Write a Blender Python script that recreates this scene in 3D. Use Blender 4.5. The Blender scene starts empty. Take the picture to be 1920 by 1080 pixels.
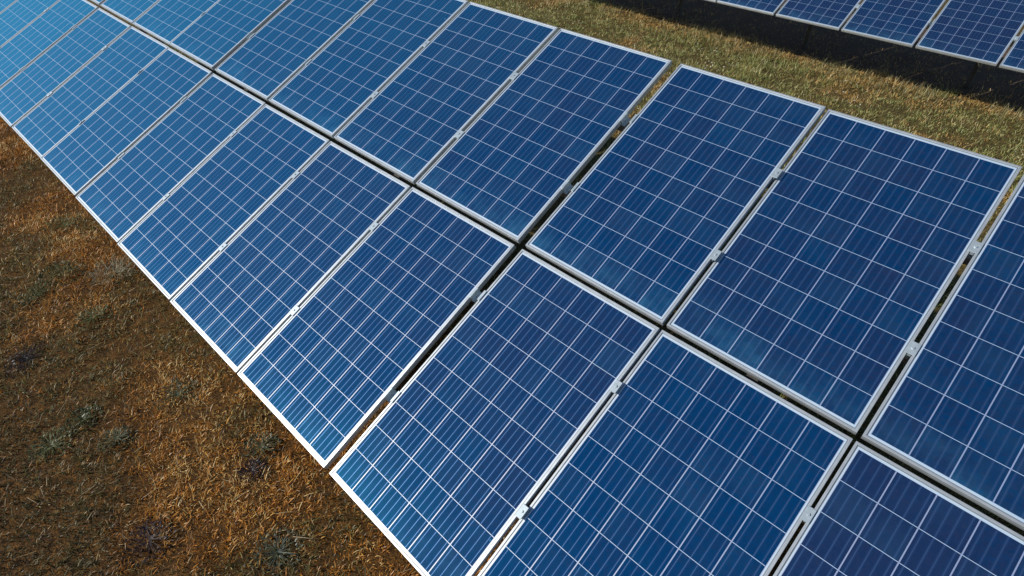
import bpy, bmesh, math, random
import numpy as np
from mathutils import Matrix, Vector

random.seed(7)
RNG = np.random.default_rng(11)
scene = bpy.context.scene
COL = scene.collection

# ------------------------------------------------------------------ measures (metres)
TILT = math.radians(24.4532)
W, L, GAP = 0.96266, 1.65, 0.0345      # panel width, length, gap between the two rows
FH = 0.036                             # frame height
H0 = 0.80                              # lower edge of the tables above the ground
CT, ST = math.cos(TILT), math.sin(TILT)
UV = Vector((0, CT, ST))               # up-slope
NV = Vector((0, -ST, CT))              # panel normal
FAR_Y = 9.195
SUN = Vector((-0.72, -0.80, 0.70)).normalized()

# ------------------------------------------------------------------ helpers
def link(o, parent=None):
    COL.objects.link(o)
    if parent:
        o.parent = parent
    return o

def tag(o, label, cat, group=None, kind=None):
    o['label'] = label
    o['category'] = cat
    if group: o['group'] = group
    if kind: o['kind'] = kind
    return o

def mesh_obj(name, verts, faces, mat, parent=None, smooth=False):
    me = bpy.data.meshes.new(name)
    me.from_pydata([tuple(v) for v in verts], [], faces)
    me.update()
    if mat: me.materials.append(mat)
    if smooth:
        me.polygons.foreach_set('use_smooth', [True]*len(me.polygons))
    return link(bpy.data.objects.new(name, me), parent)

def empty(name, mw=None):
    o = bpy.data.objects.new(name, None)
    o.empty_display_size = 0.1
    COL.objects.link(o)
    if mw is not None: o.matrix_world = mw
    return o

class MB:
    """collects boxes / cylinders (in any local frame) into one bmesh"""
    def __init__(self): self.bm = bmesh.new()
    def box(self, x0, x1, y0, y1, z0, z1, M=None, bev=0.0):
        r = bmesh.ops.create_cube(self.bm, size=1.0)
        T = Matrix.Translation(((x0+x1)/2, (y0+y1)/2, (z0+z1)/2)) @ Matrix.Diagonal((x1-x0, y1-y0, z1-z0, 1))
        if M is not None: T = M @ T
        bmesh.ops.transform(self.bm, matrix=T, verts=r['verts'])
        if bev:
            es = list({e for v in r['verts'] for e in v.link_edges})
            bmesh.ops.bevel(self.bm, geom=es, offset=bev, segments=1, affect='EDGES')
        return self
    def cyl(self, p0, p1, r, seg=10):
        p0, p1 = Vector(p0), Vector(p1); d = p1-p0
        q = bmesh.ops.create_cone(self.bm, cap_ends=True, segments=seg, radius1=r, radius2=r, depth=d.length)
        M = Matrix.Translation((p0+p1)/2) @ d.to_track_quat('Z', 'Y').to_matrix().to_4x4()
        bmesh.ops.transform(self.bm, matrix=M, verts=q['verts'])
        return self
    def build(self, name, mat, parent=None):
        me = bpy.data.meshes.new(name)
        bmesh.ops.recalc_face_normals(self.bm, faces=self.bm.faces)
        self.bm.to_mesh(me); self.bm.free()
        if mat: me.materials.append(mat)
        return link(bpy.data.objects.new(name, me), parent)

# ------------------------------------------------------------------ node helpers
def new_mat(name):
    m = bpy.data.materials.new(name); m.use_nodes = True
    nt = m.node_tree; nt.nodes.clear()
    out = nt.nodes.new('ShaderNodeOutputMaterial')
    return m, nt, out

class N:
    def __init__(self, nt): self.nt = nt
    def node(self, t, **kw):
        n = self.nt.nodes.new(t)
        for k, v in kw.items(): setattr(n, k, v)
        return n
    def put(self, sock, v):
        if isinstance(v, bpy.types.NodeSocket): self.nt.links.new(v, sock)
        elif v is not None: sock.default_value = v
    def math(self, op, a, b=None, c=None, clamp=False):
        n = self.node('ShaderNodeMath', operation=op, use_clamp=clamp)
        self.put(n.inputs[0], a)
        if b is not None: self.put(n.inputs[1], b)
        if c is not None: self.put(n.inputs[2], c)
        return n.outputs[0]
    def mix(self, f, a, b):
        n = self.node('ShaderNodeMix', data_type='RGBA')
        self.put(n.inputs[0], f)
        self.put(n.inputs[6], a if isinstance(a, bpy.types.NodeSocket) else (*a, 1))
        self.put(n.inputs[7], b if isinstance(b, bpy.types.NodeSocket) else (*b, 1))
        return n.outputs[2]
    def mixf(self, f, a, b):
        n = self.node('ShaderNodeMix', data_type='FLOAT')
        self.put(n.inputs[0], f); self.put(n.inputs[2], a); self.put(n.inputs[3], b)
        return n.outputs[0]
    def noise(self, vec, scale, detail=3, rough=.55, dist=0.0):
        n = self.node('ShaderNodeTexNoise')
        self.put(n.inputs['Vector'], vec)
        n.inputs['Scale'].default_value = scale; n.inputs['Detail'].default_value = detail
        n.inputs['Roughness'].default_value = rough; n.inputs['Distortion'].default_value = dist
        return n.outputs['Fac']
    def ramp(self, f, stops):
        n = self.node('ShaderNodeValToRGB'); self.put(n.inputs[0], f)
        el = n.color_ramp.elements
        while len(el) < len(stops): el.new(0.5)
        for e, (p, c) in zip(el, stops):
            e.position = p; e.color = (*c, 1)
        return n.outputs[0]
    def smooth(self, x, a, b):
        n = self.node('ShaderNodeMapRange', interpolation_type='SMOOTHSTEP')
        self.put(n.inputs[0], x); n.inputs[1].default_value = a; n.inputs[2].default_value = b
        return n.outputs[0]

# ------------------------------------------------------------------ materials
def make_cells():
    m, nt, out = new_mat('polycrystalline cells behind glass'); k = N(nt)
    tc = k.node('ShaderNodeTexCoord'); obj = tc.outputs['Object']
    sp = k.node('ShaderNodeSeparateXYZ'); k.put(sp.inputs[0], obj)
    x, y, z = sp.outputs
    mu, mv = 0.0225, 0.0265
    pu, pv = (W-2*mu)/6, (L-2*mv)/10
    a = k.math('DIVIDE', k.math('SUBTRACT', x, mu), pu)
    b = k.math('DIVIDE', k.math('SUBTRACT', y, mv), pv)
    fa = k.math('FRACT', a); fb = k.math('FRACT', b)
    ia = k.math('FLOOR', a); ib = k.math('FLOOR', b)
    du = k.math('MULTIPLY', k.math('PINGPONG', a, 0.5), pu)
    dv = k.math('MULTIPLY', k.math('PINGPONG', b, 0.5), pv)
    inside = k.math('MULTIPLY',
        k.math('MULTIPLY', k.math('GREATER_THAN', a, 0.0), k.math('LESS_THAN', a, 6.0)),
        k.math('MULTIPLY', k.math('GREATER_THAN', b, 0.0), k.math('LESS_THAN', b, 10.0)))
    cell = k.math('MULTIPLY', inside, k.math('MULTIPLY', k.math('GREATER_THAN', du, 0.0025), k.math('GREATER_THAN', dv, 0.0012)))
    # four busbars per cell, running up the panel, stopping short of the cell ends
    bb = k.math('MULTIPLY', k.math('PINGPONG', k.math('ADD', k.math('MULTIPLY', a, 4.0), 0.5), 0.5), pu/4)
    bus = k.math('MULTIPLY', k.math('LESS_THAN', bb, 0.0013), k.math('GREATER_THAN', dv, 0.004))
    # colour of each cell
    oi = k.node('ShaderNodeObjectInfo')
    cv = k.node('ShaderNodeCombineXYZ')
    k.put(cv.inputs[0], ia); k.put(cv.inputs[1], ib); k.put(cv.inputs[2], k.math('MULTIPLY', oi.outputs['Random'], 97.0))
    wn = k.node('ShaderNodeTexWhiteNoise', noise_dimensions='3D'); k.put(wn.inputs['Vector'], cv.outputs[0])
    rnd = wn.outputs['Value']
    at = k.node('ShaderNodeAttribute', attribute_type='OBJECT', attribute_name='tint')
    tint = at.outputs['Fac']
    off = k.node('ShaderNodeVectorMath', operation='ADD'); k.put(off.inputs[0], obj)
    cv2 = k.node('ShaderNodeCombineXYZ'); k.put(cv2.inputs[0], k.math('MULTIPLY', oi.outputs['Random'], 31.0)); k.put(cv2.inputs[1], k.math('MULTIPLY', rnd, 9.0))
    k.put(off.inputs[1], cv2.outputs[0])
    vo = k.node('ShaderNodeTexVoronoi', feature='F1'); k.put(vo.inputs['Vector'], off.outputs[0]); vo.inputs['Scale'].default_value = 60; vo.inputs['Randomness'].default_value = 1.0
    cr = k.node('ShaderNodeSeparateColor'); k.put(cr.inputs[0], vo.outputs['Color'])
    mixv = k.math('ADD', k.math('ADD', tint, k.math('MULTIPLY', k.math('SUBTRACT', rnd, 0.5), 0.42)),
                  k.math('MULTIPLY', k.math('SUBTRACT', cr.outputs[0], 0.5), 0.55), clamp=True)
    mot = k.noise(off.outputs[0], 3.5, 4, .6)
    mixv = k.math('ADD', mixv, k.math('MULTIPLY', k.math('SUBTRACT', mot, 0.5), 0.9), clamp=True)
    base = k.mix(mixv, (0.0010, 0.0235, 0.0850), (0.0150, 0.0172, 0.0500))
    base = k.mix(k.math('MULTIPLY', cr.outputs[1], 0.38), base, (0.003, 0.011, 0.038))
    halo = k.math('MULTIPLY', k.math('SUBTRACT', 1.0, k.smooth(bb, 0.0, 0.0085)), 0.5)
    base = k.mix(halo, base, (0.020, 0.055, 0.150))
    lines = k.mix(k.math('GREATER_THAN', k.math('SUBTRACT', du, 0.0025), 0.0), (0.185, 0.25, 0.43), (0.36, 0.50, 0.70))
    lines = k.mix(inside, (0.40, 0.52, 0.64), lines)
    metal = k.math('MULTIPLY', bus, cell)
    c1 = k.mix(metal, base, (0.072, 0.098, 0.215))
    c2 = k.mix(cell, lines, c1)
    # dust that the rain leaves above the lower frame, and a thin layer everywhere
    dn = k.noise(off.outputs[0], 9, 4, .6)
    dn2 = k.noise(off.outputs[0], 2.2, 3, .5)
    low = k.math('POWER', k.math('SUBTRACT', 1.0, k.smooth(y, 0.0, 0.34)), 1.6)
    dust = k.math('ADD', k.math('MULTIPLY', low, k.math('MULTIPLY', k.math('MULTIPLY', k.smooth(dn, .25, .75), k.smooth(dn2, .2, .7)), 0.20)), k.math('MULTIPLY', k.smooth(dn2, .42, .75), 0.04))
    # small droppings and dried water marks
    v2 = k.node('ShaderNodeTexVoronoi', feature='F1'); k.put(v2.inputs['Vector'], off.outputs[0]); v2.inputs['Scale'].default_value = 6.5
    sc = k.node('ShaderNodeSeparateColor'); k.put(sc.inputs[0], v2.outputs['Color'])
    spot = k.math('MULTIPLY', k.math('LESS_THAN', k.math('ADD', v2.outputs['Distance'], k.math('MULTIPLY', dn, 0.05)), k.math('MULTIPLY', sc.outputs[1], 0.080)), k.math('GREATER_THAN', sc.outputs[0], 0.86))
    dust = k.math('ADD', dust, k.math('MULTIPLY', spot, 0.35), clamp=True)
    col = k.mix(dust, c2, (0.10, 0.36, 0.56))
    # dark grey line where the sheet meets the frame lip
    edge = k.math('MINIMUM', k.math('MINIMUM', x, k.math('SUBTRACT', W, x)), k.math('MINIMUM', y, k.math('SUBTRACT', L, y)))
    col = k.mix(k.math('LESS_THAN', edge, 0.0162), col, (0.09, 0.115, 0.15))
    bs = k.node('ShaderNodeBsdfPrincipled')
    k.put(bs.inputs['Base Color'], col)
    k.put(bs.inputs['Metallic'], k.math('MULTIPLY', metal, 0.75))
    k.put(bs.inputs['Roughness'], k.mixf(cell, 0.5, k.mixf(metal, CELL_ROUGH, 0.48)))
    bs.inputs['IOR'].default_value = 2.8
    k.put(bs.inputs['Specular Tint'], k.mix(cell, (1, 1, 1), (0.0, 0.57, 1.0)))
    fl = k.node('ShaderNodeAttribute', attribute_type='OBJECT', attribute_name='sky_sheen')  # per-panel sheen stands in for sky brightness reflected by the left panels
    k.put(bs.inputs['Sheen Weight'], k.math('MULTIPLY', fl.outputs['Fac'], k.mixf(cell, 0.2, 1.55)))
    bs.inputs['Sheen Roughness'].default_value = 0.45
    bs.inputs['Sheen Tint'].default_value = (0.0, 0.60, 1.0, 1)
    bs.inputs['Coat Weight'].default_value = 0.35
    bs.inputs['Coat Roughness'].default_value = 0.05
    bs.inputs['Coat IOR'].default_value = 1.45
    nt.links.new(bs.outputs[0], out.inputs[0])
    return m

def simple(name, col, rough, metallic=0.0, var=0.0, scale=30, spec=None):
    m, nt, out = new_mat(name); k = N(nt)
    bs = k.node('ShaderNodeBsdfPrincipled')
    tc = k.node('ShaderNodeTexCoord')
    n = k.noise(tc.outputs['Object'], scale, 4)
    c = k.mix(k.smooth(n, .35, .7), tuple(v*(1-var) for v in col), tuple(min(1, v*(1+var)) for v in col))
    k.put(bs.inputs['Base Color'], c)
    k.put(bs.inputs['Roughness'], k.mixf(n, rough-.08, rough+.08))
    bs.inputs['Metallic'].default_value = metallic
    if spec is not None: bs.inputs['Specular IOR Level'].default_value = spec
    nt.links.new(bs.outputs[0], out.inputs[0])
    return m

def make_blade(name, trans=0.25):
    m, nt, out = new_mat(name); k = N(nt)
    at = k.node('ShaderNodeAttribute', attribute_type='GEOMETRY', attribute_name='tone')
    d = k.node('ShaderNodeBsdfDiffuse'); t = k.node('ShaderNodeBsdfTranslucent')
    g = k.node('ShaderNodeBsdfGlossy'); g.inputs['Roughness'].default_value = 0.45
    g.inputs['Color'].default_value = (1, 1, 1, 1)
    k.put(d.inputs['Color'], at.outputs['Color']); k.put(t.inputs['Color'], at.outputs['Color'])
    mx = k.node('ShaderNodeMixShader'); mx.inputs[0].default_value = trans
    nt.links.new(d.outputs[0], mx.inputs[1]); nt.links.new(t.outputs[0], mx.inputs[2])
    m2 = k.node('ShaderNodeMixShader'); m2.inputs[0].default_value = 0.03
    nt.links.new(mx.outputs[0], m2.inputs[1]); nt.links.new(g.outputs[0], m2.inputs[2])
    nt.links.new(m2.outputs[0], out.inputs[0])
    return m

def make_soil():
    m, nt, out = new_mat('dry soil with thatch'); k = N(nt)
    ge = k.node('ShaderNodeNewGeometry'); pos = ge.outputs['Position']
    sp = k.node('ShaderNodeSeparateXYZ'); k.put(sp.inputs[0], pos)
    n1 = k.noise(pos, 1.6, 4, .6, .4); n2 = k.noise(pos, 14, 5, .65); n3 = k.noise(pos, 90, 3, .6)
    side = k.smooth(k.math('ADD', sp.outputs[1], k.math('MULTIPLY', n1, 1.0)), 2.4, 3.4)
    warm = k.ramp(n2, [(.25, (0.038, 0.022, 0.010)), (.5, (0.115, 0.055, 0.016)), (.72, (0.24, 0.112, 0.028))])
    green = k.ramp(n2, [(.25, (0.045, 0.038, 0.016)), (.5, (0.12, 0.095, 0.035)), (.75, (0.25, 0.18, 0.065))])
    c = k.mix(side, warm, green)
    under = k.math('MULTIPLY', k.smooth(sp.outputs[1], 9.9, 10.3), k.math('SUBTRACT', 1.0, k.smooth(sp.outputs[1], 13.0, 14.0)))
    c = k.mix(under, c, (0.135, 0.098, 0.076))
    c = k.mix(k.smooth(n3, .4, .62), c, (0.035, 0.022, 0.010))
    bs = k.node('ShaderNodeBsdfPrincipled'); k.put(bs.inputs['Base Color'], c)
    bs.inputs['Roughness'].default_value = 0.95; bs.inputs['Specular IOR Level'].default_value = 0.1
    bp = k.node('ShaderNodeBump'); bp.inputs['Strength'].default_value = 0.8; bp.inputs['Distance'].default_value = 0.02
    k.put(bp.inputs['Height'], k.math('ADD', n2, k.math('MULTIPLY', n3, .4)))
    nt.links.new(bp.outputs[0], bs.inputs['Normal'])
    nt.links.new(bs.outputs[0], out.inputs[0])
    return m

CELL_ROUGH = 0.105
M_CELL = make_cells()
M_FRAME = simple('anodised aluminium frame', (0.52, 0.565, 0.595), 0.42, 0.62, 0.04, 18)
M_BACK = simple('white backsheet', (0.62, 0.64, 0.66), 0.6, 0.0, 0.03)
M_CLAMP = simple('mill finish aluminium clamp', (0.45, 0.53, 0.58), 0.42, 0.5, 0.06)
M_STEEL = simple('galvanised steel', (0.36, 0.38, 0.39), 0.5, 0.55, 0.18, 22)
M_POST = simple('steel darkened for shade', (0.06, 0.058, 0.055), 0.7, 0.2, 0.25, 14)  # steel darkened so posts and rafters sink into the shade under the panels
M_BOLT = simple('zinc bolt', (0.55, 0.56, 0.58), 0.3, 0.8, 0.1)
M_BLACK = simple('black plastic', (0.02, 0.02, 0.02), 0.5, 0.0, 0.1)
M_BLADE = make_blade('dry grass blades')
M_WEED = make_blade('weed leaves', 0.15)
M_PETAL = make_blade('white petals', 0.2)
M_SOIL = make_soil()

# ------------------------------------------------------------------ smooth value noise (numpy) for planting
def vnoise(x, y, s, seed):
    x = np.asarray(x)*s + seed*17.3; y = np.asarray(y)*s - seed*9.1
    xi = np.floor(x).astype(np.int64); yi = np.floor(y).astype(np.int64)
    fx = x-xi; fy = y-yi; fx = fx*fx*(3-2*fx); fy = fy*fy*(3-2*fy)
    def h(i, j):
        v = (i*374761393 + j*668265263 + seed*1442695041) & 0xffffffff
        v = ((v ^ (v >> 13))*1274126177) & 0xffffffff
        v = v ^ (v >> 16)
        return (v & 0xffff)/65535.0
    return (h(xi, yi)*(1-fx)+h(xi+1, yi)*fx)*(1-fy) + (h(xi, yi+1)*(1-fx)+h(xi+1, yi+1)*fx)*fy
def fbm(x, y, s, seed):
    return .55*vnoise(x, y, s, seed)+.3*vnoise(x, y, s*2.1, seed+1)+.15*vnoise(x, y, s*4.3, seed+2)

def ground_z(x, y):
    return (fbm(x, y, 0.9, 5)-.5)*0.07 + (fbm(x, y, 5.5, 8)-.5)*0.035

# ------------------------------------------------------------------ ground: one sheet, fine near the arrays
def axis(lo, hi, step, far):
    a = list(np.arange(lo, hi+1e-6, step)); d = step; v = hi
    while v < far: d *= 1.5; v += d; a.append(v)
    d = step; v = lo
    while v > -far: d *= 1.5; v -= d; a.insert(0, v)
    return np.array(a)
gx = axis(-13, 5, 0.09, 400); gy = axis(-4, 14, 0.09, 400)
X, Y = np.meshgrid(gx, gy)
fade = np.clip(1-(np.maximum(np.abs(X+4)-9, np.abs(Y-5)-9))/4, 0, 1)
Z = ground_z(X, Y)*fade
nx, ny = len(gx), len(gy)
gv = np.stack([X.ravel(), Y.ravel(), Z.ravel()], 1)
gf = [(j*nx+i, j*nx+i+1, (j+1)*nx+i+1, (j+1)*nx+i) for j in range(ny-1) for i in range(nx-1)]
g = mesh_obj('ground', gv.tolist(), gf, M_SOIL, smooth=True)
tag(g, 'dry brown soil under the short grass around the solar arrays', 'ground', kind='structure')

# ------------------------------------------------------------------ grass and other uncountable cover
def blades_mesh(name, P, h, w, az, lean, curl, colr, mat):
    """P (n,3) roots; five vertices per blade, bending over; colour attribute 'tone' per vertex"""
    n = len(P)
    d = np.stack([np.cos(az), np.sin(az), np.zeros(n)], 1)          # lean direction
    s = np.stack([-np.sin(az), np.cos(az), np.zeros(n)], 1)         # blade width direction
    tw = RNG.uniform(-.9, .9, n)
    s = s*np.cos(tw)[:, None] + d*np.sin(tw)[:, None]
    up = np.array([0, 0, 1.0])
    l1 = lean[:, None]; l2 = (lean+curl)[:, None]
    mid = P + (d*np.sin(l1)+up*np.cos(l1))*(h*.55)[:, None]
    tip = mid + (d*np.sin(l2)+up*np.cos(l2))*(h*.45)[:, None]
    ww = w[:, None]*.5
    V = np.empty((n, 5, 3), np.float32)
    V[:, 0] = P-s*ww; V[:, 1] = P+s*ww; V[:, 2] = mid+s*ww*.85; V[:, 3] = mid-s*ww*.85; V[:, 4] = tip
    me = bpy.data.meshes.new(name)
    me.vertices.add(n*5); me.vertices.foreach_set('co', V.ravel())
    b = np.arange(n, dtype=np.int32)*5
    q = np.stack([b, b+1, b+2, b+3, b+3, b+2, b+4], 1).ravel()
    me.loops.add(n*7); me.loops.foreach_set('vertex_index', q)
    ls = np.stack([np.arange(n)*7, np.arange(n)*7+4], 1).ravel().astype(np.int32)
    me.polygons.add(n*2); me.polygons.foreach_set('loop_start', ls)
    me.polygons.foreach_set('loop_total', np.tile([4, 3], n).astype(np.int32))
    me.update(calc_edges=True); me.validate()
    at = me.color_attributes.new('tone', 'FLOAT_COLOR', 'POINT')
    C = np.ones((n, 5, 4), np.float32); C[:, :, :3] = colr[:, None, :]
    at.data.foreach_set('color', C.ravel())
    me.materials.append(mat)
    return link(bpy.data.objects.new(name, me))

def pal(t, stops):
    p = np.array([s[0] for s in stops]); c = np.array([s[1] for s in stops])
    return np.stack([np.interp(t, p, c[:, i]) for i in range(3)], 1)

def scatter(n, x0, x1, y0, y1):
    return RNG.uniform(x0, x1, n), RNG.uniform(y0, y1, n)

def tufts(n, x0, x1, y0, y1, share, per, rad):
    """share of the blades stand in tufts, the rest singly; returns roots, outward azimuth, tuft offset and tuft random"""
    m = int(n*share)//per
    cx, cy = scatter(m, x0, x1, y0, y1)
    tr = RNG.random(m); rr = rad*(.5+tr)
    a = RNG.uniform(0, 6.283, (m, per)); q = np.sqrt(RNG.random((m, per)))
    x = (cx[:, None]+rr[:, None]*q*np.cos(a)).ravel(); y = (cy[:, None]+rr[:, None]*q*np.sin(a)).ravel()
    k = n-m*per
    sx, sy = scatter(k, x0, x1, y0, y1)
    return (np.concatenate([x, sx]), np.concatenate([y, sy]), np.concatenate([a.ravel(), RNG.uniform(0, 6.283, k)]),
            np.concatenate([q.ravel(), np.full(k, .6)]), np.concatenate([np.repeat(tr, per), RNG.random(k)]))

WARM = [(0, (0.060, 0.040, 0.020)), (.2, (0.19, 0.095, 0.026)), (.4, (0.46, 0.180, 0.026)), (.6, (0.66, 0.270, 0.034)), (.8, (0.70, 0.37, 0.075)), (1, (0.76, 0.58, 0.26))]
OLIVE = [(0, (0.045, 0.050, 0.022)), (.5, (0.17, 0.150, 0.048)), (1, (0.36, 0.31, 0.12))]
GREEN = [(0, (0.085, 0.110, 0.034)), (.35, (0.23, 0.275, 0.082)), (.7, (0.39, 0.39, 0.135)), (1, (0.56, 0.51, 0.23))]
TAN = [(0, (0.19, 0.115, 0.035)), (.4, (0.50, 0.300, 0.085)), (.75, (0.68, 0.45, 0.16)), (1, (0.78, 0.61, 0.31))]

# south side: short, scorched, curled blades (orange brown with olive and dark patches)
n = 440000
x, y, ta, tq, tr = tufts(n, -10.4, 3.6, -2.6, 2.0, .5, 12, .030)
keep = (y < 0.9) | (RNG.random(n) < .45)
keep &= (x < -1.0) | (y > -1.9) 
bare = fbm(x, y, 2.6, 21)
keep &= RNG.random(n) < np.clip((bare-.16)*4.0, .3, 1)
x, y, ta, tq, tr = x[keep], y[keep], ta[keep], tq[keep], tr[keep]; n = len(x)
P = np.stack([x, y, ground_z(x, y)-.004], 1)
pg = fbm(x, y, 1.3, 31); pd = fbm(x, y, 0.55, 41); po = fbm(x, y, 3.2, 51)
dark_corner = np.clip((-0.55-y)/0.9, 0, 1)*np.clip((x+3.6)/1.2, 0, 1)      # darker, more olive blades away from the array
tone = np.clip(RNG.beta(2.2, 2.0, n)*.98 + (po-.5)*.8 + (fbm(x, y, .8, 57)-.5)*.9 + (tr-.5)*.5 - dark_corner*.38, 0, 1)
col = pal(tone, WARM)
olv = np.clip((pg-.47)*7 + dark_corner*1.0, 0, 1)
ism = RNG.random(n) < olv*.85
col[ism] = pal(np.clip(RNG.beta(2, 2.6, ism.sum()), 0, 1), OLIVE)
col = col*(1-.42*dark_corner[:, None])
pale = RNG.random(n) < .03
col[pale] = np.array([0.66, 0.52, 0.30])*RNG.uniform(.7, 1.1, (pale.sum(), 1))
h = RNG.gamma(3, .0078, n)+.012; w = RNG.uniform(.0028, .0058, n)
o = blades_mesh('dry_grass', P, h*(.75+.6*tr), w, ta+RNG.normal(0, .6, n), np.clip(.15+tq*.95+RNG.normal(0, .25, n), 0, 1.4), RNG.uniform(-.1, .65, n), col, M_BLADE)
tag(o, 'scorched orange brown short grass in front of the lower panel edge', 'grass', kind='stuff')

# loose straw lying on it
n = 500
x, y = scatter(n, -9.5, 1.4, -2.4, .5)
P = np.stack([x, y, ground_z(x, y)+RNG.uniform(.005, .04, n)], 1)
col = pal(RNG.uniform(.45, 1, n), [(0, (0.15, 0.09, 0.04)), (.6, (0.34, 0.25, 0.12)), (1, (0.55, 0.45, 0.28))])
o = blades_mesh('straw', P, RNG.gamma(4, .018, n)+.03, RNG.uniform(.0025, .0045, n), RNG.uniform(0, 6.283, n), RNG.uniform(1.2, 1.56, n), RNG.uniform(-.2, .25, n), col, M_BLADE)
tag(o, 'pale loose straw lying on the scorched grass', 'straw', kind='stuff')

# north side: olive green turf with tan patches between the two arrays
n = 320000
x, y, ta, tq, tr = tufts(n, -10.4, 5.0, 2.2, 12.0, .7, 18, .075)
edge = fbm(x, y*.6, 1.1, 61)
dry = np.clip((y-(9.4+ (edge-.5)*2.8))*1.7, 0, 1)                 # drier towards the far array
dry = np.maximum(dry, np.clip((fbm(x, y, .85, 71)-.56)*8, 0, 1))
keep = RNG.random(n) < np.where(y > 10.25, .10, np.where(y < 4.2, .45, 1))
x, y, dry, edge, ta, tq, tr = x[keep], y[keep], dry[keep], edge[keep], ta[keep], tq[keep], tr[keep]; n = len(x)
P = np.stack([x, y, ground_z(x, y)-.005], 1)
pt = fbm(x, y, 2.4, 81)
tone = np.clip(RNG.beta(2.2, 2.2, n) + (pt-.5)*.7 + (tr-.5)*.45, 0, 1)
col = pal(tone, GREEN)
ism = RNG.random(n) < dry*.9+.08
col[ism] = pal(np.clip(RNG.beta(2.2, 2, ism.sum())+(pt[ism]-.5)*.6, 0, 1), TAN)
tall = np.clip((fbm(x, y, 1.7, 91)-.45)*3, 0, 1)
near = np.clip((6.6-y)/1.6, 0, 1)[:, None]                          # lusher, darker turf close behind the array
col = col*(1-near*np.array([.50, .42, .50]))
h = (RNG.gamma(5, .0056, n)+.016)*(1+tall*1.3*(1-dry*.6)); w = RNG.uniform(.004, .0075, n)
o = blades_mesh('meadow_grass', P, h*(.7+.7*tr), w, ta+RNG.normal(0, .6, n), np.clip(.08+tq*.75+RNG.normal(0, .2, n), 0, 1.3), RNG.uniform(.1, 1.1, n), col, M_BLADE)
tag(o, 'olive green and tan grass in the strip between the two solar arrays', 'grass', kind='stuff')

n = 1700
x, y = scatter(n, -9, 3.2, 5.5, 10.2)
P = np.stack([x, y, ground_z(x, y)+RNG.uniform(.01, .06, n)], 1)
col = pal(RNG.uniform(.2, 1, n), [(0, (0.24, 0.13, 0.05)), (.6, (0.42, 0.30, 0.14)), (1, (0.58, 0.48, 0.30))])
o = blades_mesh('straw', P, RNG.gamma(4, .045, n)+.05, RNG.uniform(.004, .006, n), RNG.uniform(0, 6.283, n), RNG.uniform(1.0, 1.5, n), RNG.uniform(-.2, .4, n), col, M_BLADE)
tag(o, 'loose tan straw on the green strip between the arrays', 'straw', kind='stuff')

# seed stalks standing along the edge of the far array's shade
n = 4200
x = RNG.uniform(-7.5, 3, n); y = 9.78 + RNG.normal(0, .27, n)
k_ = fbm(x, y, 1.5, 55) > .52; x, y = x[k_], y[k_]; n = len(x)
P = np.stack([x, y, ground_z(x, y)], 1)
col = pal(RNG.uniform(0, 1, n), [(0, (0.12, 0.13, 0.05)), (1, (0.42, 0.37, 0.18))])
o = blades_mesh('seed_stalks', P, RNG.uniform(.05, .19, n), RNG.uniform(.004, .0065, n), RNG.uniform(0, 6.283, n), RNG.uniform(.05, .45, n), RNG.uniform(.1, .9, n), col, M_BLADE)
tag(o, 'thin grass stalks standing along the shade of the far array', 'grass', kind='stuff')

# tiny white flowers in drifts
n = 2600
x, y = scatter(n, -8, 3, 5.0, 9.3)
k_ = fbm(x, y, 1.4, 131) > .60; x, y = x[k_], y[k_]; n = len(x)
V, F = [], []
for i in range(n):
    r = random.uniform(.007, .012); zz = float(ground_z(np.array([x[i]]), np.array([y[i]]))[0])+random.uniform(.05, .10); b = len(V)
    tx, ty = random.uniform(-.4, .4), random.uniform(-.4, .4)
    for a in range(6):
        c_, s_ = math.cos(a*math.pi/3)*r, math.sin(a*math.pi/3)*r
        V.append((x[i]+c_, y[i]+s_, zz+c_*tx+s_*ty))
    V.append((x[i], y[i], zz-.006))
    for a in range(6): F.append((b+a, b+(a+1) % 6, b+6))
o = mesh_obj('white_flowers', V, F, M_PETAL)
at = o.data.color_attributes.new('tone', 'FLOAT_COLOR', 'POINT')
at.data.foreach_set('color', np.tile([.72, .70, .58, 1.0], len(V)).astype(np.float32))
tag(o, 'tiny white flowers sprinkled over the green strip', 'flowers', kind='stuff')

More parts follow.
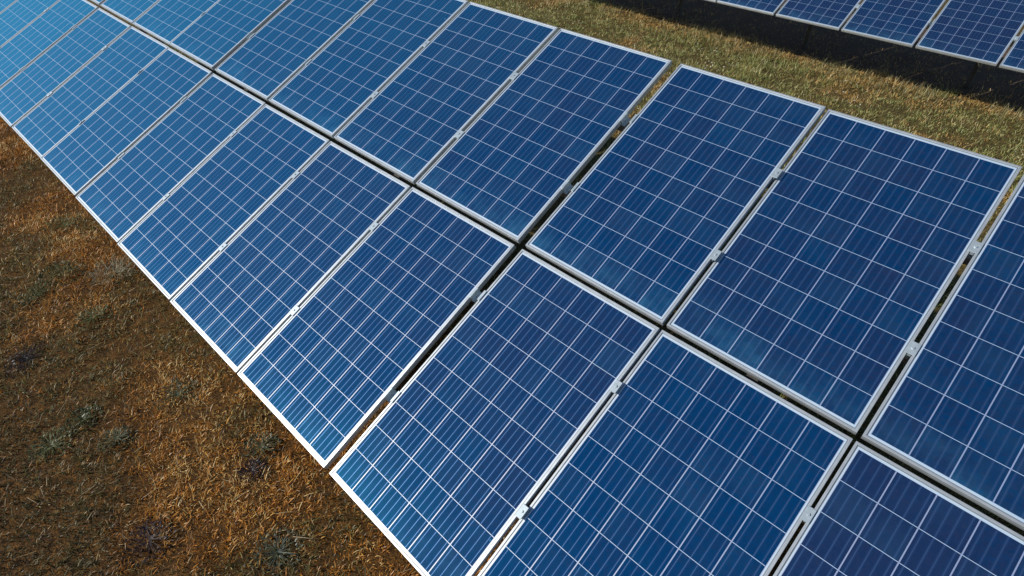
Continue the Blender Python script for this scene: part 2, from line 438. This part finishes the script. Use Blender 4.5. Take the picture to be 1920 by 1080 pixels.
# ------------------------------------------------------------------ weeds one can tell apart
def weed(name, x, y, r, hgt, nleaf, colA, colB, label, style='leaf', elong=1.0, ang=0.0):
    nleaf = int(nleaf*.68)
    rng = np.random.default_rng(int(abs(x*1000)+abs(y*777)))
    rad = r*np.sqrt(rng.random(nleaf)); th = rng.uniform(0, 6.283, nleaf)
    lx, ly = rad*np.cos(th)*elong, rad*np.sin(th)/elong
    ca, sa = math.cos(ang), math.sin(ang)
    px, py = x+lx*ca-ly*sa, y+lx*sa+ly*ca
    zz = ground_z(px, py)
    dome = .7*hgt*np.clip(1-(rad/r)**2, .1, 1)
    P = np.stack([px, py, zz + dome*rng.uniform(0, .75, nleaf)], 1)
    t = rng.random(nleaf)[:, None]
    col = np.array(colA)*(1-t)+np.array(colB)*t
    if style == 'leaf':
        ll, ww = rng.uniform(.016, .036, nleaf), rng.uniform(.005, .010, nleaf)
        lean, curl = rng.uniform(.3, 1.4, nleaf), rng.uniform(.1, .9, nleaf)
    else:
        ll, ww = rng.uniform(.07, .16, nleaf), rng.uniform(.003, .005, nleaf)
        lean, curl = rng.uniform(.6, 1.4, nleaf), rng.uniform(.1, .9, nleaf)
    # runners from the root out through the leaves
    m = 22
    ra = np.linspace(0, 6.283, m, endpoint=False)+rng.uniform(0, .3, m)
    rl = r*rng.uniform(.75, 1.05, m)*np.hypot(np.cos(ra)*elong, np.sin(ra)/elong)
    Pr = np.stack([np.full(m, x), np.full(m, y), np.full(m, float(ground_z(np.array([x]), np.array([y]))[0])+.006)], 1)
    P = np.concatenate([P, Pr]); ll = np.concatenate([ll, rl]); ww = np.concatenate([ww, np.full(m, .006)])
    lean = np.concatenate([lean, np.full(m, 1.30)]); curl = np.concatenate([curl, np.full(m, .22)])
    az_ = np.concatenate([th+rng.normal(0, .7, nleaf), ra+ang]); col = np.concatenate([col, np.tile(np.array(colA)*.6+np.array(colB)*.4, (m, 1))])
    o = blades_mesh(name, P-np.array([x, y, 0]), ll, ww, az_, lean, curl, col, M_WEED)
    o.location = (x, y, 0)
    tag(o, label, 'weed' if style == 'leaf' else 'grass tuft', 'weeds in the scorched grass')
    return o
DG, DG2 = (0.030, 0.046, 0.015), (0.105, 0.120, 0.042)
GG, GG2 = (0.050, 0.068, 0.026), (0.160, 0.180, 0.075)
DP, DP2 = (0.012, 0.009, 0.013), (0.040, 0.028, 0.036)
PS, PS2 = (0.10, 0.10, 0.06), (0.40, 0.38, 0.26)
weed('leafy_weed', -4.22, -.38, .21, .13, 420, DG, DG2, 'round dark green weed, the largest in the brown grass near the left edge')
weed('leafy_weed', -4.09, -.64, .18, .10, 300, DG, DG2, 'dark green weed just left of and touching the largest round weed', elong=1.4, ang=2.2)
weed('leafy_weed', -3.26, -.95, .17, .10, 330, DP, DP2, 'purplish black dead weed in the brown grass at the left edge', elong=1.25, ang=2.4)
weed('grass_tuft', -3.87, -.04, .17, .09, 260, PS, PS2, 'bleached pale grass tuft between the largest weed and the panels', 'blade')
weed('leafy_weed', -2.26, -.84, .12, .07, 240, DG, DG2, 'small dark green weed below the purplish black dead weed')
weed('leafy_weed', -2.18, -1.08, .16, .08, 300, GG, GG2, 'grey green weed at the left edge, low in the photo')
weed('leafy_weed', -1.89, -.73, .12, .07, 250, GG, (0.14, 0.16, 0.11), 'small silvery green weed beside a small dark green one')
weed('leafy_weed', -1.97, -.26, .17, .09, 260, DG, (0.06, 0.08, 0.05), 'dark green weed halfway along the brown strip, an arm from the panels')
weed('leafy_weed', -1.06, -.05, .13, .09, 280, GG, (0.13, 0.15, 0.10), 'grey green weed close to the panels, left of the wide gap')
weed('leafy_weed', -.30, -.36, .15, .09, 240, (0.02, 0.035, 0.025), (0.15, 0.18, 0.13), 'silvery green weed at the bottom edge, nearest to the camera')
weed('leafy_weed', -.95, -.88, .15, .08, 320, DP, DP2, 'blackish dead weed at the bottom edge of the brown grass')
weed('leafy_weed', -5.11, -.09, .20, .09, 280, GG, GG2, 'flat grey green weed beside the far end of the lower panel edge')
weed('leafy_weed', -3.37, -.40, .15, .07, 280, GG, GG2, 'thin grey green weed midway between two dark green weeds')
weed('leafy_weed', -.93, -.19, .10, .07, 220, DP, DP2, 'small purplish dead weed near the wide gap between panels')

# ------------------------------------------------------------------ solar panels
def ring(profile, w, l):
    V, F = [], []; m = len(profile)
    for (cx, cy, sx, sy) in ((0, 0, 1, 1), (w, 0, -1, 1), (w, l, -1, -1), (0, l, 1, -1)):
        for (d, zz) in profile: V.append((cx+sx*d, cy+sy*d, zz))
    for c in range(4):
        e = (c+1) % 4
        for i in range(m):
            j = (i+1) % m
            F.append((c*m+i, e*m+i, e*m+j, c*m+j))
    return V, F
PROFILE = [(0, -FH), (0, -.0165), (.0007, -.0158), (.0007, -.0142), (0, -.0135), (0, -.0012), (.0012, 0), (.0106, 0), (.0115, -.0009), (.0115, -.0095), (.0022, -.0095), (.0022, -FH+.0018), (.028, -FH+.0018), (.028, -FH)]
V, F = ring(PROFILE, W, L)
fr0 = mesh_obj('frame', V, F, M_FRAME)
bm = bmesh.new(); bm.from_mesh(fr0.data); bmesh.ops.recalc_face_normals(bm, faces=bm.faces); bm.to_mesh(fr0.data); bm.free()
e = .0026
sh0 = mesh_obj('cell_sheet', [(e, e, -.0085), (W-e, e, -.0085), (W-e, L-e, -.0085), (e, L-e, -.0085), (e, e, -.0035), (W-e, e, -.0035), (W-e, L-e, -.0035), (e, L-e, -.0035)],
               [(4, 5, 6, 7), (3, 2, 1, 0), (0, 1, 5, 4), (1, 2, 6, 5), (2, 3, 7, 6), (3, 0, 4, 7)], M_CELL)
sh0.data.materials.append(M_BACK)
for p in list(sh0.data.polygons)[1:]: p.material_index = 1
jb = MB().box(W/2-.055, W/2+.055, L-.20, L-.09, -.030, -.0088, bev=.004)
jb.cyl((W/2-.03, L-.20, -.022), (W/2-.09, L-.42, -.024), .003, 8).cyl((W/2+.03, L-.20, -.022), (W/2+.09, L-.42, -.024), .003, 8)
jb0 = jb.build('junction_box', M_BLACK)
PROTO = (fr0, sh0, jb0)

R0 = Matrix(((1, 0, 0), (0, CT, -ST), (0, ST, CT))).to_4x4()
first = True
def place_panel(u, v, dn, yaw, y0, tint, sky_sheen, label, group):
    """root at the panel's lower left corner; local x along the row, y up the slope, z off the glass"""
    global first
    c = Vector((0, y0, H0)) + Vector((u+W/2, 0, 0)) + UV*(v+L/2) + NV*dn
    mw = Matrix.Translation(c) @ R0 @ Matrix.Rotation(yaw, 4, 'Z') @ Matrix.Translation((-W/2, -L/2, 0))
    root = empty('solar_panel', mw)
    tag(root, label, 'solar panel', group)
    for o in PROTO:
        ch = o if first else o.copy()
        if not first: COL.objects.link(ch)
        ch.parent = root
        if ch.name.startswith('cell_sheet'): ch['tint'] = float(tint); ch['sky_sheen'] = float(sky_sheen)
    first = False
    return root

# measured lie of each panel: u, du, dv, yaw, dn
NEAR = {
 (0,-5): (-9.912,0,0,0,0), (0,-4): (-8.925,0,0,0,0), (0,-3): (-7.940,0,0,0,0),
 (0,-2): (-6.932,-.0001,-.0007,-.0001,-.0003), (0,-1): (-5.9383,-.0018,.0054,.0044,-.0015), (0,0): (-4.9773,-.0047,.0045,.0019,-.0035),
 (0,1): (-3.9741,-.003,-.0002,.0014,-.0025), (0,2): (-2.9933,-.0003,-.0045,.0023,-.0008), (0,3): (-2.0075,.0025,-.0049,.0037,.0024),
 (0,4): (-1.0223,.0057,-.0004,.0017,.0086), (0,5): (0,.004,-.0006,-.0048,.0124), (0,6): (.98,-.0007,.0037,-.0002,-.0048), (0,7): (1.9565,-.0002,.001,-.0002,.0015), (0,8): (2.939,0,0,0,0), (0,9): (3.965,0,0,0,0),
 (1,-3): (-7.995,0,0,0,0), (1,-2): (-6.975,0,0,0,0), (1,-1): (-5.990,0,0,0,0),
 (1,0): (-5.0345,.0001,.0012,.0003,.0008), (1,1): (-4.0077,.0001,.0005,.0007,.0006), (1,2): (-3.0109,.001,-.0003,-.001,.0008), (1,3): (-2.0207,.0014,-.001,.0004,.0015),
 (1,4): (-1.0277,.0021,0,.0022,.0043), (1,5): (.0017,.0015,-.0012,-.0023,.0044), (1,6): (.9809,-.0009,.0074,-.0005,-.0182), (1,7): (1.9645,0,.0001,0,.0002), (1,8): (2.945,0,0,0,0), (1,9): (3.972,0,0,0,0)}
TINT = {(0,-5):.1,(0,-4):.15,(0,-3):.15,(0,-2):.15,(0,-1):.2,(0,0):.2,(0,1):.3,(0,2):.3,(0,3):.75,(0,4):.6,(0,5):.75,(0,6):.2,(0,7):1.0,(0,8):.5,(0,9):.4,
        (1,-3):.2,(1,-2):.15,(1,-1):.15,(1,0):.15,(1,1):.2,(1,2):.3,(1,3):.45,(1,4):.4,(1,5):.35,(1,6):.45,(1,7):.55,(1,8):.45,(1,9):.6}
ORD = ['', 'first', 'second', 'third', 'fourth', 'fifth', 'sixth', 'seventh', 'eighth', 'ninth', 'tenth', 'eleventh']
HUE = lambda t: 'purplish blue' if t > .55 else ('dark blue' if t > .33 else ('blue' if t > .17 else 'bright blue'))
for (row, c), (u, du, dv, yaw, dn) in NEAR.items():
    t = TINT[(row, c)]
    where = ('first right of' if c == 5 else f'{ORD[c-4]} right of') if c >= 5 else f'{ORD[5-c]} left of'
    lab = f"{HUE(t)} solar panel, {'lower' if row == 0 else 'upper'} row of near array, {where} the wide gap"
    place_panel(u+du, (0 if row == 0 else L+GAP)+dv, dn, yaw, 0, t, max(.12, .84-.078*(c+5)) + random.uniform(-.04, .04), lab, 'panels of the near array')  # sheen weakens rightward along the row, imitating the reflected sky
FARX = {-4: (-7.77, 0), -3: (-6.77, 0), -2: (-5.775, 0), -1: (-4.78, 0), 0: (-3.795, 0), 1: (-2.8065, .002), 2: (-1.806, .001), 3: (-.8095, -.001), 4: (.1930, .001), 5: (1.1875, -.002), 6: (2.17, 0), 7: (3.155, 0)}
for c, (u, dn) in FARX.items():
    where = f'{ORD[c-3]} right of' if c >= 4 else f'{ORD[4-c]} left of'
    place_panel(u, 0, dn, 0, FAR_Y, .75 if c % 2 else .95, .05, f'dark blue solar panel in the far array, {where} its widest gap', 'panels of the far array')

# ------------------------------------------------------------------ mounting racks (posts, rafters, purlins, clamps)
PV = [0.515, 1.265, 2.165, 2.785]
def rack_matrix(y0): return Matrix.Translation((0, y0, H0)) @ R0
def clamp_bm(x0, x1, v, n0):
    b = MB()
    b.box(x0-.0115, x1+.0115, v-.033, v+.033, n0+.0008, n0+.0045, bev=.0012)
    if x1-x0 > .012:
        b.box(x0+.0035, x1-.0035, v-.033, v+.033, n0-.020, n0+.0012)
    xc = (x0+x1)/2
    b.cyl((xc, v, n0+.0044), (xc, v, n0+.0095), .0065, 6)
    b.cyl((xc, v, n0-.085), (xc, v, n0+.004), .003, 8)
    return b
def end_clamp_bm(xe, side, v, n0):
    """side +1: holds the panel whose edge xe lies to the right of the clamp"""
    b = MB(); s = -side
    def bx(a, c, *r, **k): b.box(min(xe+s*a, xe+s*c), max(xe+s*a, xe+s*c), *r, **k)
    bx(-.0115, .006, v-.036, v+.036, n0+.0008, n0+.0048, bev=.001)
    bx(.0025, .006, v-.036, v+.036, n0-.046, n0+.0012)
    bx(.0055, .022, v-.036, v+.036, n0-.046, n0-.042)
    b.cyl((xe+s*.014, v, n0-.042), (xe+s*.014, v, n0-.034), .0065, 6)
    b.cyl((xe+s*.014, v, n0-.08), (xe+s*.014, v, n0-.041), .003, 8)
    return b
def build_rack(y0, u0, u1, rows, posts, label, sag):
    root = empty('mounting_rack', rack_matrix(y0))
    tag(root, label, 'mounting rack', 'racks under the panels')
    vmax = 3.40 if len(rows) > 1 else 1.75
    pvs = [v for v in PV if v < vmax]
    for v in pvs:
        b = MB(); zt = -.066
        b.box(u0, u1, v-.022, v+.022, zt-.003, zt); b.box(u0, u1, v-.0220, v-.0190, zt-.055, zt-.003)
        b.box(u0, u1, v+.0190, v+.0220, zt-.055, zt-.003)
        b.build('purlin', M_STEEL, root)
    R0i = R0.to_3x3().transposed()
    for px in posts:
        b = MB()
        b.box(px-.03, px+.03, .30, vmax-.25, -.200, -.122); b.build('rafter', M_POST, root)
        for v in ((.95, 2.72) if len(rows) > 1 else (1.40,)):
            pw = UV*v + NV*(-.15)
            hgt = pw.z + H0
            b = MB()
            Mloc = R0.inverted() @ Matrix.Translation((px, pw.y, pw.z))
            b.box(-.092, -.032, -.045, .045, -hgt-.3, .02, M=Mloc)
            b.build('post', M_POST, root)
    for row, lst in rows.items():
        lst = sorted(lst)
        base = 0 if row == 0 else L+GAP
        for v in (pvs[:2] if row == 0 else pvs[2:]):
            for i in range(len(lst)-1):
                xa = lst[i][0]+W; xb = lst[i+1][0]; n0 = max(lst[i][1], lst[i+1][1])
                if xb-xa > .034:
                    end_clamp_bm(xa, -1, v, lst[i][1]).build('clamp', M_CLAMP, root)
                    end_clamp_bm(xb, 1, v+.012, lst[i+1][1]).build('clamp', M_CLAMP, root)
                else:
                    clamp_bm(xa, xb, v, n0).build('clamp', M_CLAMP, root)
    return root
rows = {0: [(u+du, dn) for (r, c), (u, du, dv, yaw, dn) in NEAR.items() if r == 0], 1: [(u+du, dn) for (r, c), (u, du, dv, yaw, dn) in NEAR.items() if r == 1]}
build_rack(0, -9.95, 4.95, rows, [-8.6, -6.1, -3.6, -1.35, 1.45, 4.2], 'galvanised steel rack and clamps holding up the near two row array', None)
build_rack(FAR_Y, -7.8, 4.13, {0: list(FARX.values())}, [-6.6, -4.1, -1.6, .9], 'galvanised steel rack and clamps holding up the far array at top right', None)

# ------------------------------------------------------------------ camera
f_px = 1117.4813
cam = bpy.data.cameras.new('camera'); co = link(bpy.data.objects.new('camera', cam))
right = Vector((.72461378, .68915518, 0)); down = Vector((.45336842, -.47669526, -.75313924)); fwd = Vector((-.51902981, .54573507, -.65786115))
m = Matrix((right, -down, -fwd)).transposed().to_4x4()
m.translation = Vector((1.91536411, -.59606265, 2.85767886+H0))
co.matrix_world = m
cam.sensor_width = 36; cam.lens = f_px/1920*36
cam.clip_start = 0.05; cam.clip_end = 3000
scene.camera = co
scene.render.resolution_x, scene.render.resolution_y = 1920, 1080

# ------------------------------------------------------------------ daylight
sun = bpy.data.lights.new('sun', 'SUN'); so = link(bpy.data.objects.new('sun', sun))
sun.energy = 5.0; sun.angle = math.radians(0.5); sun.color = (1.0, 0.93, 0.83)
so.rotation_euler = SUN.to_track_quat('Z', 'Y').to_euler()
so.location = SUN*30
w = bpy.data.worlds.new('World'); scene.world = w; w.use_nodes = True
nt = w.node_tree; nt.nodes.clear()
sky = nt.nodes.new('ShaderNodeTexSky'); sky.sky_type = 'NISHITA'; sky.sun_disc = False
sky.sun_elevation = math.asin(SUN.z); sky.sun_rotation = math.atan2(SUN.x, SUN.y)
sky.air_density = 1.0; sky.dust_density = 0.2; sky.ozone_density = 2.5
bg = nt.nodes.new('ShaderNodeBackground'); bg.inputs[1].default_value = 0.095
wo = nt.nodes.new('ShaderNodeOutputWorld')
nt.links.new(sky.outputs[0], bg.inputs[0]); nt.links.new(bg.outputs[0], wo.inputs[0])

scene.view_settings.view_transform = 'Standard'
scene.view_settings.look = 'None'
scene.view_settings.exposure = 0.0
scene.view_settings.gamma = 1.0
